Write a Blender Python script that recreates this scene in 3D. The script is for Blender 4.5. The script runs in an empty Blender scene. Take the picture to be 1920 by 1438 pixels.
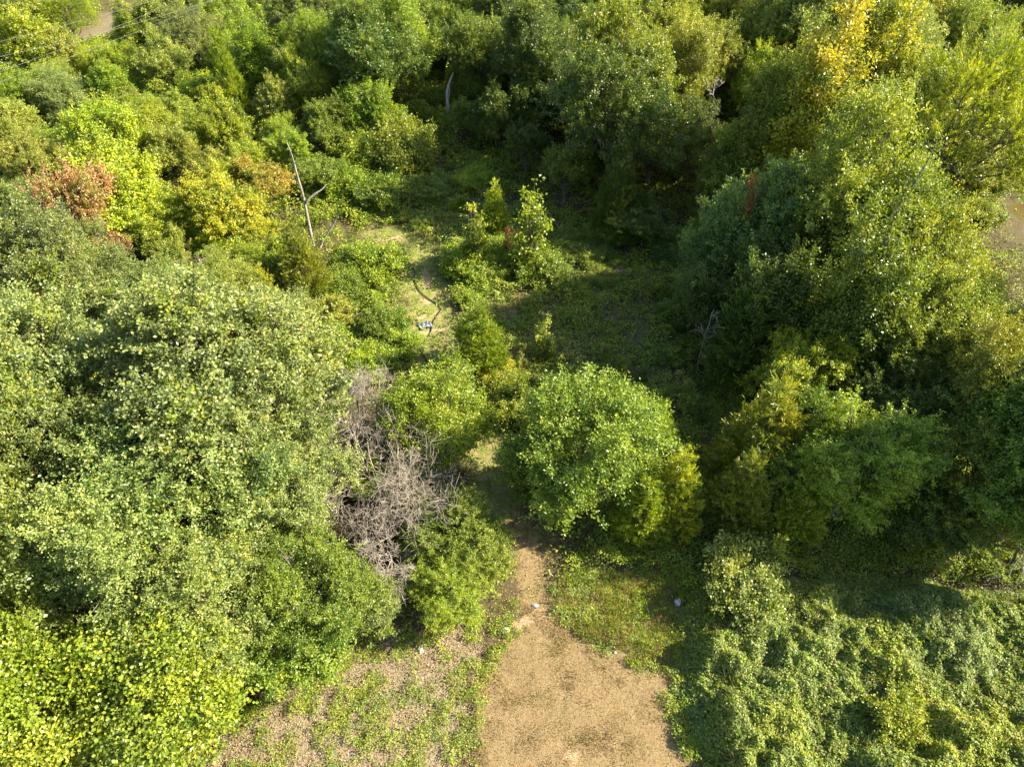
import bpy, math, random
import numpy as np
from mathutils import Vector

# ------------------------------------------------------------------ camera, sky, sun, exposure
S = bpy.context.scene
COL = S.collection
H, PITCH, F = 34.0, math.radians(44.0), 1331.0          # camera height, degrees below the horizon, focal length in photo pixels
cam_data = bpy.data.cameras.new('camera')
cam = bpy.data.objects.new('camera', cam_data)
COL.objects.link(cam)
cam.location = (0, 0, H)
cam.rotation_euler = (math.pi / 2 - PITCH, 0, 0)
cam_data.sensor_fit = 'HORIZONTAL'
cam_data.angle = 2 * math.atan(960 / F)
cam_data.clip_end = 3000
S.camera = cam

SUN_AZ, SUN_EL = math.radians(87), math.radians(34)     # azimuth clockwise from +Y
world = bpy.data.worlds.new('World')
S.world = world
world.use_nodes = True
wn = world.node_tree
bg = wn.nodes['Background']
sky = wn.nodes.new('ShaderNodeTexSky')
sky.sky_type = 'NISHITA'
sky.sun_disc = False
sky.sun_elevation = SUN_EL
sky.sun_rotation = SUN_AZ
wn.links.new(sky.outputs[0], bg.inputs[0])
bg.inputs[1].default_value = 0.085
sd = bpy.data.lights.new('sun', 'SUN')
sd.energy = 5.0
sd.angle = math.radians(0.5)
sd.color = (1.0, 0.90, 0.72)
so = bpy.data.objects.new('sun', sd)
COL.objects.link(so)
sv = Vector((math.cos(SUN_EL) * math.sin(SUN_AZ), math.cos(SUN_EL) * math.cos(SUN_AZ), math.sin(SUN_EL)))
so.rotation_euler = sv.to_track_quat('Z', 'Y').to_euler()
so.location = (60, 30, 60)
S.view_settings.view_transform = 'Standard'
S.view_settings.look = 'None'
S.view_settings.exposure = 2.05
S.view_settings.gamma = 1
S.render.engine = 'CYCLES'
S.cycles.max_bounces = 8
S.cycles.diffuse_bounces = 4
S.cycles.glossy_bounces = 2
S.cycles.transmission_bounces = 6
S.cycles.use_denoising = True
S.cycles.sample_clamp_indirect = 4
S.cycles.caustics_reflective = False
S.cycles.caustics_refractive = False

# ------------------------------------------------------------------ helpers
FW = np.array((0, math.cos(PITCH), -math.sin(PITCH)))
UPV = np.array((0, math.sin(PITCH), math.cos(PITCH)))
CAM = np.array((0, 0, H))

def ray(px, py):
    return FW + np.array((1, 0, 0)) * (px - 960) / F + UPV * (719 - py) / F

def at(px, py, z=0.0):
    """world point where the sight line of a photo pixel meets height z"""
    d = ray(px, py)
    return CAM + d * ((z - H) / d[2])

def on_wall(px, py, y):
    """world point of a photo pixel on the upright plane at distance y"""
    d = ray(px, py)
    return CAM + d * (y / d[1])

def depth(p):
    return float(np.dot(np.asarray(p) - CAM, FW))

def pix(P):
    """photo pixels of world points (n,3)"""
    q = np.asarray(P, float) - CAM
    d = q @ FW
    return np.stack((960 + F * q[:, 0] / d, 719 - F * (q @ UPV) / d), 1)

_tab = np.random.default_rng(5).random((256, 256))
def vnoise(x, y):
    xi, yi = np.floor(x).astype(int), np.floor(y).astype(int)
    fx, fy = x - xi, y - yi
    fx, fy = fx * fx * (3 - 2 * fx), fy * fy * (3 - 2 * fy)
    a, b = _tab[xi & 255, yi & 255], _tab[(xi + 1) & 255, yi & 255]
    c, d = _tab[xi & 255, (yi + 1) & 255], _tab[(xi + 1) & 255, (yi + 1) & 255]
    return (a * (1 - fx) + b * fx) * (1 - fy) + (c * (1 - fx) + d * fx) * fy
def fbm(x, y, o=4):
    s, a, t = 0, .5, 0
    for k in range(o):
        s = s + a * vnoise(x * 2 ** k + 17.3 * k, y * 2 ** k + 9.1 * k); t += a; a *= .5
    return s / t

def world_poly(pts):
    return np.array([at(x, y)[:2] for x, y in pts])

def sdist(X, Y, poly):
    """signed distance to polygon, negative inside"""
    n = len(poly); d = np.full(X.shape, 1e9); ins = np.zeros(X.shape, bool)
    for i in range(n):
        ax, ay = poly[i]; bx, by = poly[(i + 1) % n]
        ex, ey = bx - ax, by - ay
        t = np.clip(((X - ax) * ex + (Y - ay) * ey) / (ex * ex + ey * ey + 1e-9), 0, 1)
        d = np.minimum(d, np.hypot(X - ax - t * ex, Y - ay - t * ey))
        c = ((ay > Y) != (by > Y)) & (X < ex * (Y - ay) / (ey + 1e-12) + ax)
        ins ^= c
    return np.where(ins, -d, d)

def ldist(X, Y, line):
    d = np.full(X.shape, 1e9)
    for (ax, ay), (bx, by) in zip(line[:-1], line[1:]):
        ex, ey = bx - ax, by - ay
        t = np.clip(((X - ax) * ex + (Y - ay) * ey) / (ex * ex + ey * ey + 1e-9), 0, 1)
        d = np.minimum(d, np.hypot(X - ax - t * ex, Y - ay - t * ey))
    return d

def sstep(a, b, x):
    t = np.clip((x - a) / (b - a), 0, 1)
    return t * t * (3 - 2 * t)

# regions of the ground, traced on the ground plane
BARE = world_poly([(888, 1438), (885, 1350), (897, 1290), (915, 1230), (950, 1185), (1010, 1140), (1080, 1160), (1120, 1200), (1190, 1235), (1250, 1255), (1262, 1330), (1290, 1390), (1312, 1438), (1340, 1800), (890, 1800)])
STRAW = world_poly([(380, 1438), (440, 1340), (560, 1290), (720, 1190), (900, 1160), (905, 1290), (885, 1438), (880, 1800), (300, 1800)])
DRYG = world_poly([(1030, 1120), (1060, 1075), (1270, 1075), (1275, 1240), (1190, 1235), (1110, 1200)])
BRAM = world_poly([(1330, 1438), (1290, 1390), (1265, 1290), (1275, 1160), (1310, 1110), (1400, 1070), (1500, 1085), (1700, 1085), (1800, 1100), (1930, 1110), (2150, 1100), (2200, 1800), (1370, 1800)])
CLEAR = world_poly([(600, 720), (590, 600), (630, 480), (690, 450), (650, 400), (640, 330), (700, 290), (800, 280), (880, 320), (930, 360), (1020, 400), (1110, 440), (1240, 500), (1300, 620), (1330, 760), (1340, 880), (1230, 930), (1000, 1100), (930, 1120), (920, 900), (890, 720), (780, 690)])
FIELD = world_poly([(120, 85), (180, 52), (205, 20), (185, 0), (250, -20), (310, 5), (290, 40), (235, 62), (170, 85)])
PATH = np.array([at(x, y)[:2] for x, y in [(1000, 1150), (1000, 1080), (985, 1020), (950, 960), (915, 900), (900, 830), (870, 770), (840, 700), (815, 650), (805, 610), (808, 570), (790, 530), (778, 490), (755, 455), (715, 445)]])
SOIL = [(np.array([at(x, y)[:2] for x, y in l]), w) for l, w in [
    ([(955, 1185), (1000, 1152), (1050, 1142), (1075, 1150)], .35), ([(715, 455), (750, 450)], .55), ([(800, 568), (790, 562)], .3),
    ([(785, 596), (825, 582)], .16), ([(790, 623), (845, 613)], .14), ([(795, 508), (803, 520), (800, 538)], .3), ([(1068, 1412), (1072, 1420)], .16)]]
POND = world_poly([(1902, 395), (1908, 378), (1990, 370), (2120, 400), (2150, 470), (1990, 465), (1930, 450), (1904, 430)])

def zg(x, y):
    x, y = np.asarray(x, float), np.asarray(y, float)
    z = .5 * (fbm(x * .11 + 40, y * .11 + 40, 3) - .5) * sstep(0, 14, np.hypot(x, y - 15))
    return z - .7 * sstep(1.2, -1.2, sdist(x, y, POND))

def link_mesh(name, v, f, mat, parent=None, smooth=False, tint=None, col=None):
    """one mesh object out of (n,3) vertices and (m,k) faces of equal size"""
    me = bpy.data.meshes.new(name)
    v = np.ascontiguousarray(v, np.float32); f = np.ascontiguousarray(f, np.int32)
    k = f.shape[1]
    me.vertices.add(len(v)); me.vertices.foreach_set('co', v.ravel())
    me.loops.add(f.size); me.loops.foreach_set('vertex_index', f.ravel())
    me.polygons.add(len(f)); me.polygons.foreach_set('loop_start', np.arange(0, f.size, k, dtype=np.int32))
    me.update(calc_edges=True)
    me.polygons.foreach_set('use_smooth', np.full(len(f), smooth))
    if tint is not None:
        a = me.attributes.new('tint', 'FLOAT', 'FACE'); a.data.foreach_set('value', np.ascontiguousarray(tint, np.float32))
    if col is not None:
        dom = 'FACE' if len(col) == len(f) else 'POINT'
        a = me.attributes.new('col', 'FLOAT_COLOR', dom)
        c = np.ones((len(col), 4), np.float32); c[:, :col.shape[1]] = col
        a.data.foreach_set('color', c.ravel())
    me.materials.append(mat)
    o = bpy.data.objects.new(name, me)
    COL.objects.link(o)
    o.parent = parent
    return o

def thing(name, label, cat, loc=(0, 0, 0), group=None):
    o = bpy.data.objects.new(name, None)
    COL.objects.link(o)
    o.location = loc; o.empty_display_size = .3
    tag(o, label, cat, group)
    return o
def tag(o, label=None, cat=None, group=None, kind=None):
    for k, val in (('label', label), ('category', cat), ('group', group), ('kind', kind)):
        if val: o[k] = val
    return o

def unit(a):
    return a / (np.linalg.norm(a, axis=-1, keepdims=True) + 1e-9)

def leaf_quads(P, T, N, L, W, fold=.12):
    """kite-shaped, slightly folded leaves: centres P, direction T, normals N"""
    n = len(P)
    T = unit(T); B = unit(np.cross(N, T)); N2 = np.cross(T, B)
    L = np.broadcast_to(L, (n,))[:, None]; W = np.broadcast_to(W, (n,))[:, None]
    v = np.empty((n, 4, 3))
    v[:, 0] = P - T * L * .5
    v[:, 1] = P + B * W * .5 + T * L * .05 + N2 * W * fold
    v[:, 2] = P + T * L * .5
    v[:, 3] = P - B * W * .5 + T * L * .05 + N2 * W * fold
    return v.reshape(-1, 3), np.arange(n * 4).reshape(n, 4)

class Tubes:
    def __init__(s): s.v, s.f, s.n = [], [], 0
    def add(s, pts, rad, sides=5):
        pts = np.asarray(pts, float); rad = np.asarray(rad, float); n = len(pts)
        t = unit(np.gradient(pts, axis=0))
        ref = np.array((0, 0, 1.)) if abs(t[0, 2]) < .85 else np.array((1., 0, 0))
        a = unit(np.cross(t, ref)); b = np.cross(t, a)
        ang = np.linspace(0, 2 * np.pi, sides, endpoint=False)
        ring = pts[:, None] + rad[:, None, None] * (a[:, None] * np.cos(ang)[None, :, None] + b[:, None] * np.sin(ang)[None, :, None])
        i = np.arange(n - 1)[:, None] * sides; j = np.arange(sides)[None]; j2 = (j + 1) % sides
        f = np.stack((i + j, i + j2, i + sides + j2, i + sides + j), -1).reshape(-1, 4)
        s.v.append(ring.reshape(-1, 3)); s.f.append(f + s.n); s.n += n * sides
    def build(s, name, mat, parent=None, smooth=True):
        return link_mesh(name, np.concatenate(s.v), np.concatenate(s.f), mat, parent, smooth)

def wiggle(rng, a, b, n, amt):
    t = np.linspace(0, 1, n)[:, None]
    p = np.asarray(a) * (1 - t) + np.asarray(b) * t
    p[1:-1] += rng.normal(0, amt, (n - 2, 3))
    return p

# ------------------------------------------------------------------ materials
def new_mat(name):
    m = bpy.data.materials.new(name); m.use_nodes = True
    nt = m.node_tree
    return m, nt, nt.nodes['Principled BSDF'], nt.nodes['Material Output']
def node(nt, typ, **kw):
    n = nt.nodes.new(typ)
    for k, v in kw.items(): setattr(n, k, v)
    return n
def math_(nt, op, a, b=None, c=None):
    n = node(nt, 'ShaderNodeMath', operation=op)
    for i, x in enumerate((a, b, c)):
        if x is None: continue
        if isinstance(x, (int, float)): n.inputs[i].default_value = x
        else: nt.links.new(x, n.inputs[i])
    return n.outputs[0]
def mixc(nt, fac, a, b, mode='MIX'):
    n = node(nt, 'ShaderNodeMix', data_type='RGBA', blend_type=mode)
    for s, x in ((n.inputs[0], fac), (n.inputs[6], a), (n.inputs[7], b)):
        if isinstance(x, (int, float)): s.default_value = x
        elif isinstance(x, tuple): s.default_value = (*x, 1)
        else: nt.links.new(x, s)
    return n.outputs[2]

def leaf_material(name, from_object, rough=.36, spec=.42, trans=.36):
    m, nt, p, out = new_mat(name)
    if from_object:
        oi = node(nt, 'ShaderNodeObjectInfo')
        al = node(nt, 'ShaderNodeAttribute', attribute_name='alt').outputs['Fac']
        fr = node(nt, 'ShaderNodeMapRange'); fr.inputs[1].default_value = -.08; fr.inputs[2].default_value = .08
        nt.links.new(math_(nt, 'SUBTRACT', al, oi.outputs['Alpha']), fr.inputs[0])
        src = mixc(nt, fr.outputs[0], oi.outputs['Color'], (.185, .235, .026))
    else:
        src = node(nt, 'ShaderNodeAttribute', attribute_name='col').outputs['Color']
    tint = node(nt, 'ShaderNodeAttribute', attribute_name='tint').outputs['Fac']
    hsv = node(nt, 'ShaderNodeHueSaturation')
    nt.links.new(src, hsv.inputs['Color'])
    nt.links.new(math_(nt, 'MULTIPLY_ADD', tint, -.035, .5), hsv.inputs['Hue'])
    nt.links.new(math_(nt, 'MULTIPLY_ADD', tint, .55, 1.0), hsv.inputs['Value'])
    old = node(nt, 'ShaderNodeMapRange'); old.inputs[1].default_value = .93; old.inputs[2].default_value = 1.02
    nt.links.new(tint, old.inputs[0])
    col = mixc(nt, math_(nt, 'MULTIPLY', old.outputs[0], .7), hsv.outputs[0], (.34, .22, .05))
    nt.links.new(col, p.inputs['Base Color'])
    p.inputs['Roughness'].default_value = rough
    p.inputs['Specular IOR Level'].default_value = spec
    tr = node(nt, 'ShaderNodeBsdfTranslucent')
    nt.links.new(mixc(nt, 1.0, col, (1.5, 1.45, .55), 'MULTIPLY'), tr.inputs[0])
    mx = node(nt, 'ShaderNodeMixShader'); mx.inputs[0].default_value = trans
    nt.links.new(p.outputs[0], mx.inputs[1]); nt.links.new(tr.outputs[0], mx.inputs[2])
    nt.links.new(mx.outputs[0], out.inputs[0])
    return m
M_LEAF = leaf_material('leaf', True)
M_COVER = leaf_material('cover_leaf', False, .5, .35)
M_BLADE = leaf_material('grass_blade', False, .6, .25, .3)

def bark(name, c1, c2, scale=6):
    m, nt, p, out = new_mat(name)
    tc = node(nt, 'ShaderNodeTexCoord')
    mp = node(nt, 'ShaderNodeMapping'); mp.inputs['Scale'].default_value = (1, 1, .25)
    nz = node(nt, 'ShaderNodeTexNoise'); nz.inputs['Scale'].default_value = scale; nz.inputs['Detail'].default_value = 6
    nt.links.new(tc.outputs['Object'], mp.inputs[0]); nt.links.new(mp.outputs[0], nz.inputs[0])
    cr = node(nt, 'ShaderNodeMapRange'); cr.inputs[1].default_value = .3; cr.inputs[2].default_value = .7
    nt.links.new(nz.outputs[0], cr.inputs[0])
    nt.links.new(mixc(nt, cr.outputs[0], c1, c2), p.inputs['Base Color'])
    p.inputs['Roughness'].default_value = .85
    bp = node(nt, 'ShaderNodeBump'); bp.inputs['Strength'].default_value = .5; bp.inputs['Distance'].default_value = .03
    nt.links.new(nz.outputs[0], bp.inputs['Height']); nt.links.new(bp.outputs[0], p.inputs['Normal'])
    return m
M_BARK = bark('bark', (.06, .048, .036), (.19, .16, .125))
M_DEAD = bark('weathered_wood', (.12, .10, .08), (.33, .29, .24), 9)
M_BLEACHED_LIT = bark('bleached_lit_wood', (.24, .21, .17), (.50, .46, .40), 9)  # bleached sapling wood; its paleness also stands in for sunlight on the snag
M_TWIG = bark('grey_twig', (.14, .115, .085), (.38, .325, .25), 2)
M_DARKTWIG = bark('dark_twig', (.05, .04, .03), (.13, .10, .08), 3)

def ground_material():
    m, nt, p, out = new_mat('ground_soil')
    at_ = node(nt, 'ShaderNodeAttribute', attribute_name='col')
    sep = node(nt, 'ShaderNodeSeparateColor'); nt.links.new(at_.outputs['Color'], sep.inputs[0])
    tc = node(nt, 'ShaderNodeTexCoord')
    def noise(scale, detail=8, rough=.6):
        n = node(nt, 'ShaderNodeTexNoise'); n.inputs['Scale'].default_value = scale; n.inputs['Detail'].default_value = detail; n.inputs['Roughness'].default_value = rough
        nt.links.new(tc.outputs['Object'], n.inputs[0]); return n.outputs[0]
    def rng_(x, a, b):
        r = node(nt, 'ShaderNodeMapRange'); r.inputs[1].default_value = a; r.inputs[2].default_value = b; nt.links.new(x, r.inputs[0]); return r.outputs[0]
    big, med, fine, grit = noise(.42, 8, .65), noise(1.9, 8, .65), noise(8, 6, .75), noise(30, 4, .75)
    floor_ = mixc(nt, rng_(fine, .35, .65), (.045, .032, .018), (.12, .085, .045))
    floor_ = mixc(nt, rng_(med, .5, .66), floor_, (.075, .095, .025))
    grass = mixc(nt, rng_(fine, .35, .68), (.10, .13, .024), (.19, .20, .045))
    grass = mixc(nt, rng_(med, .45, .65), grass, (.27, .215, .10))
    earth = mixc(nt, rng_(fine, .3, .7), (.185, .128, .062), (.285, .20, .105))
    earth = mixc(nt, math_(nt, 'MULTIPLY', rng_(grit, .45, .7), .8), earth, (.13, .095, .035))
    earth = mixc(nt, math_(nt, 'MULTIPLY', rng_(big, .45, .62), .3), earth, (.18, .15, .06))
    earth = mixc(nt, math_(nt, 'MULTIPLY', rng_(med, .55, .68), .4), earth, (.34, .245, .135))
    vo = node(nt, 'ShaderNodeTexVoronoi', feature='DISTANCE_TO_EDGE'); vo.inputs['Scale'].default_value = .55
    wv = node(nt, 'ShaderNodeVectorMath', operation='MULTIPLY_ADD'); nt.links.new(tc.outputs['Object'], wv.inputs[2])
    nw = node(nt, 'ShaderNodeTexNoise'); nw.inputs['Scale'].default_value = 2.2; nw.inputs['Detail'].default_value = 5; nt.links.new(tc.outputs['Object'], nw.inputs[0])
    nt.links.new(nw.outputs['Color'], wv.inputs[0]); wv.inputs[1].default_value = (.9, .9, 0); nt.links.new(wv.outputs[0], vo.inputs['Vector'])
    crack = node(nt, 'ShaderNodeMapRange'); crack.inputs[1].default_value = .028; crack.inputs[2].default_value = .006; nt.links.new(vo.outputs['Distance'], crack.inputs[0])
    earth = mixc(nt, math_(nt, 'MULTIPLY', crack.outputs[0], math_(nt, 'MULTIPLY', rng_(med, .47, .6), .75)), earth, (.075, .052, .025))
    straw = mixc(nt, rng_(grit, .35, .65), (.10, .075, .04), (.32, .26, .16))
    straw = mixc(nt, math_(nt, 'MULTIPLY', rng_(med, .5, .64), .65), straw, (.085, .075, .03))
    soil = mixc(nt, rng_(fine, .3, .7), (.30, .205, .11), (.42, .30, .17))
    jit = math_(nt, 'MULTIPLY_ADD', fine, .9, -.45)
    jit = math_(nt, 'ADD', jit, math_(nt, 'MULTIPLY_ADD', med, .8, -.4))
    def mask(ch):
        return rng_(math_(nt, 'ADD', ch, math_(nt, 'MULTIPLY', jit, 1.0)), .28, .74)
    c = mixc(nt, mask(sep.outputs[0]), floor_, grass)
    c = mixc(nt, mask(sep.outputs[1]), c, earth)
    c = mixc(nt, mask(sep.outputs[2]), c, straw)
    c = mixc(nt, mask(at_.outputs['Alpha']), c, soil)
    nt.links.new(c, p.inputs['Base Color'])
    p.inputs['Roughness'].default_value = .95; p.inputs['Specular IOR Level'].default_value = .15
    bp = node(nt, 'ShaderNodeBump'); bp.inputs['Strength'].default_value = .8; bp.inputs['Distance'].default_value = .07
    nt.links.new(math_(nt, 'ADD', fine, math_(nt, 'MULTIPLY', grit, .35)), bp.inputs['Height']); nt.links.new(bp.outputs[0], p.inputs['Normal'])
    return m
M_GROUND = ground_material()

def plain(name, c1, c2, scale, rough=.6, spec=.4):
    m, nt, p, out = new_mat(name)
    tc = node(nt, 'ShaderNodeTexCoord')
    nz = node(nt, 'ShaderNodeTexNoise'); nz.inputs['Scale'].default_value = scale; nz.inputs['Detail'].default_value = 5
    nt.links.new(tc.outputs['Object'], nz.inputs[0])
    nt.links.new(mixc(nt, nz.outputs[0], c1, c2), p.inputs['Base Color'])
    p.inputs['Roughness'].default_value = rough; p.inputs['Specular IOR Level'].default_value = spec
    bp = node(nt, 'ShaderNodeBump'); bp.inputs['Strength'].default_value = .3; bp.inputs['Distance'].default_value = .02
    nt.links.new(nz.outputs[0], bp.inputs['Height']); nt.links.new(bp.outputs[0], p.inputs['Normal'])
    return m
M_PLASTIC = plain('white_plastic', (.50, .50, .50), (.72, .72, .71), 12, .45)
M_SHEET = plain('grey_sheet', (.03, .036, .05), (.24, .27, .32), 4.5, .3, .5)
M_STONE = plain('pale_stone', (.16, .15, .13), (.34, .32, .29), 8, .9, .2)
M_HOSE = plain('black_rubber', (.012, .012, .013), (.03, .03, .03), 10, .5, .4)
M_WIRE = plain('wire_metal', (.10, .10, .10), (.16, .16, .16), 4, .5, .3)
M_WATER = plain('pond_water', (.085, .062, .02), (.12, .09, .03), .5, .15, .4)

# ------------------------------------------------------------------ the ground: one sheet out to the horizon
def axis(fine0, fine1, step, far0, far1):
    a = [fine0]
    while a[-1] < fine1: a.append(a[-1] + step)
    s = step
    while a[-1] < far1: s *= 1.25; a.append(a[-1] + s)
    b = []; s = step; x = fine0
    while x > far0: s *= 1.25; x -= s; b.append(x)
    return np.array(b[::-1] + a)
gx, gy = axis(-26, 32, .3, -1500, 1500), axis(5, 62, .3, -700, 2200)
GX, GY = np.meshgrid(gx, gy, indexing='ij')
fx_, fy_ = GX.ravel(), GY.ravel()
nx_, ny_ = len(gx), len(gy)
wob = (fbm(fx_ * .5, fy_ * .5, 3) - .5) * 1.6 + (fbm(fx_ * 1.7 + 5, fy_ * 1.7, 3) - .5) * 1.5
d_bare, d_straw, d_dry, d_clear = (sdist(fx_, fy_, q) + wob for q in (BARE, STRAW, DRYG, CLEAR))
d_path, d_field, d_bram = ldist(fx_, fy_, PATH) + wob * .5, sdist(fx_, fy_, FIELD) + wob * 2, sdist(fx_, fy_, BRAM)
g_grass = np.maximum.reduce([sstep(.8, -.8, d_dry), .85 * sstep(1.8 + 1.4 * sstep(30, 36, fy_), .8, d_path) * (.35 + .65 * sstep(22, 26, fy_)), .42 * sstep(1, -1.5, d_clear)])
g_earth = np.maximum(sstep(.8, -1.0, d_bare), sstep(1.3, .4, d_path) * (.75 - .60 * sstep(22, 26, fy_)))
g_straw = np.maximum(sstep(.6, -.8, d_straw) * (1 - sstep(.5, -.5, d_bare)), sstep(2, -2, d_field) * .62)
g_soil = np.zeros_like(fx_)
for l, w in SOIL:
    g_soil = np.maximum(g_soil, .95 * sstep(w * 1.5, w * .4, ldist(fx_, fy_, l) + wob * .25))
gv = np.stack((fx_, fy_, zg(fx_, fy_)), 1)
I, J = np.meshgrid(np.arange(nx_ - 1), np.arange(ny_ - 1), indexing='ij')
q0 = (I * ny_ + J).ravel()
gf = np.stack((q0, q0 + ny_, q0 + ny_ + 1, q0 + 1), 1)
tag(link_mesh('ground', gv, gf, M_GROUND, None, True, col=np.stack((g_grass, g_earth, g_straw, g_soil), 1)), kind='structure')
# pond: a sheet of brown water in its hollow
pw = POND.mean(0)
t = np.linspace(0, 2 * np.pi, 48, endpoint=False)
pv = [(pw[0], pw[1], -.28)] + [(pw[0] + 15 * math.cos(a), pw[1] + 7.5 * math.sin(a), -.28) for a in t]
pf = [(0, 1 + i, 1 + (i + 1) % 48) for i in range(48)]
tag(link_mesh('pond_water', np.array(pv), np.array(pf), M_WATER), kind='structure')

# ------------------------------------------------------------------ tree prototypes
class Proto: pass
def make_proto(seed, R, zc, hh, lobes, per, ncl, L, W, style='leaf', trunk_r=.2, twigs=3, spread=.17, upness=.75, mat_bark=None, stems=1):
    """lobes (n,4): centre + radius. Returns crown and trunk meshes (no objects)."""
    rng = np.random.default_rng(seed)
    lobes = np.asarray(lobes, float); nl = len(lobes); C, rr = lobes[:, :3], lobes[:, 3]
    w = rr ** 2 * rng.uniform(.35, 1.3, nl); li = rng.choice(nl, int(ncl * 1.9), p=w / w.sum())
    d = unit(rng.normal(size=(len(li), 3)) + unit(C[li] - np.array((0, 0, zc - hh * .5))) * .75)
    d[:, 2] = np.where(d[:, 2] < -.45, -d[:, 2] * .6, d[:, 2]); d = unit(d)
    P = C[li] + rng.normal(0, R * .05, (len(li), 3)) + d * (rr[li] * rng.uniform(.45, 1.0, len(li)) ** .8 * rng.choice((1, 1, 1, 1.18, 1.32), len(li)))[:, None]
    dist = np.linalg.norm(P[:, None] - C[None], axis=2) / rr[None]
    dist[np.arange(len(li)), li] = 9
    ok = (dist.min(1) > .72) & (P[:, 2] > .12)
    P, d, li = P[ok][:ncl], d[ok][:ncl], li[ok][:ncl]
    if style != 'spray' and R > 1:
        q = rng.choice(len(P), int(len(P) * .16), replace=False)
        sd_ = unit(d[q] * .8 + np.array((0, 0, .55)) + rng.normal(0, .35, (len(q), 3))); st = R ** .5 * .16
        P = np.concatenate([P] + [P[q] + sd_ * st * k for k in (1, 2, 3)]); d = np.concatenate([d, d[q], d[q], d[q]]); li = np.concatenate([li, li[q], li[q], li[q]])
    n = len(P)
    lt = rng.normal(0, .20, nl)[li]; ct = rng.normal(0, .32, n)
    alt = np.repeat(np.clip(.62 * rng.random(nl)[li] + .38 * rng.random(n), 0, 1), per)
    if style == 'wispy':      # strings of narrow leaves trailing outward and down
        s = rng.uniform(0, 1, (n, per, 1))
        dd = unit(d * 1.0 + np.array((0, 0, .55)))[:, None]
        off = dd * s * .95 + np.array((0, 0, -1.)) * s ** 2 * .42 + rng.normal(0, .05, (n, per, 3))
        T = dd + rng.normal(0, .35, (n, per, 3)) - np.array((0, 0, .6)) * s
        Nn = rng.normal(0, .6, (n, per, 3)) + np.array((0, 0, 1.))
    elif style == 'spray':    # cedar: fine upswept sprays
        s = rng.uniform(0, 1, (n, per, 1))
        dd = unit(d * np.array((1, 1, .5)) + np.array((0, 0, .55)) + rng.normal(0, .25, d.shape))[:, None]
        off = dd * s * .55 + rng.normal(0, .05, (n, per, 3))
        T = dd + rng.normal(0, .40, (n, per, 3))
        Nn = rng.normal(0, .8, (n, per, 3)) + d[:, None] * .4 + np.array((0, 0, .5))
    else:                     # rosettes of leaves at twig ends
        off = rng.normal(0, spread, (n, per, 3)) * np.array((1, 1, .75))
        T = off + rng.normal(0, .12, (n, per, 3)) + d[:, None] * .05
        Nn = np.array((0, 0, upness)) + d[:, None] * .30 + rng.normal(0, .62, (n, per, 3))
    LP = (P[:, None] + off).reshape(-1, 3)
    tint = np.clip((lt + ct)[:, None] + rng.normal(0, .30, (n, per)), -1, .9).ravel()
    tint[rng.random(len(tint)) < .012] = 1.0
    sz = rng.uniform(.7, 1.25, len(LP))
    v, f = leaf_quads(LP, T.reshape(-1, 3), Nn.reshape(-1, 3), L * sz, W * sz)
    co = link_mesh('crown', v, f, M_LEAF, tint=tint)
    aa = co.data.attributes.new('alt', 'FLOAT', 'FACE'); aa.data.foreach_set('value', alt.astype(np.float32))
    # trunk and limbs
    tb = Tubes(); low = max(.15, zc - hh * .75)
    if style == 'spray':
        tb.add(wiggle(rng, (0, 0, -.25), (0, 0, zc + hh * .85), 8, .03), np.linspace(trunk_r, .02, 8), 6)
        for k in range(0, nl):
            z0 = max(.3, C[k, 2] - .5 * np.hypot(C[k, 0], C[k, 1]))
            tb.add(wiggle(rng, (0, 0, z0), C[k] + (C[k] - (0, 0, C[k, 2])) * .1, 4, .04), np.linspace(.035, .012, 4), 4)
    else:
        forks = []
        for s_ in range(stems):
            a0 = rng.uniform(0, 6.28); off0 = (0 if stems == 1 else R * .18)
            base = np.array((off0 * math.cos(a0), off0 * math.sin(a0), -.3))
            top = np.array((rng.normal(0, R * .08), rng.normal(0, R * .08), zc + hh * .15)) + base * 1.8
            p = wiggle(rng, base, top, 7, trunk_r * .35); p[0] = base
            tb.add(p, trunk_r * np.linspace(1.25, .42, 7), 8); forks.append(p)
        for k in range(nl):
            p = forks[k % len(forks)]; j = rng.integers(2, 6)
            mid = p[j] * .45 + C[k] * .55 + (0, 0, -rr[k] * .35)
            l = np.array([p[j], p[j] * .7 + mid * .3 + rng.normal(0, .08, 3), mid, C[k] + rng.normal(0, .1, 3)])
            tb.add(l, trunk_r * np.array((.40, .30, .22, .12)), 5)
            q = P[li == k]
            if len(q) and twigs:
                for e in q[rng.integers(0, len(q), twigs)]:
                    tb.add(wiggle(rng, C[k] * .8 + mid * .2, C[k] + (e - C[k]) * 1.05, 4, .07), trunk_r * np.array((.11, .09, .07, .04)), 4)
    to = tb.build('trunk', mat_bark or M_BARK)
    r = Proto(); r.crown, r.trunk, r.R, r.zc, r.hh = co, to, float(np.percentile(np.hypot(LP[:, 0], LP[:, 1]), 96)), zc, hh; r.used = False
    return r

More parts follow.
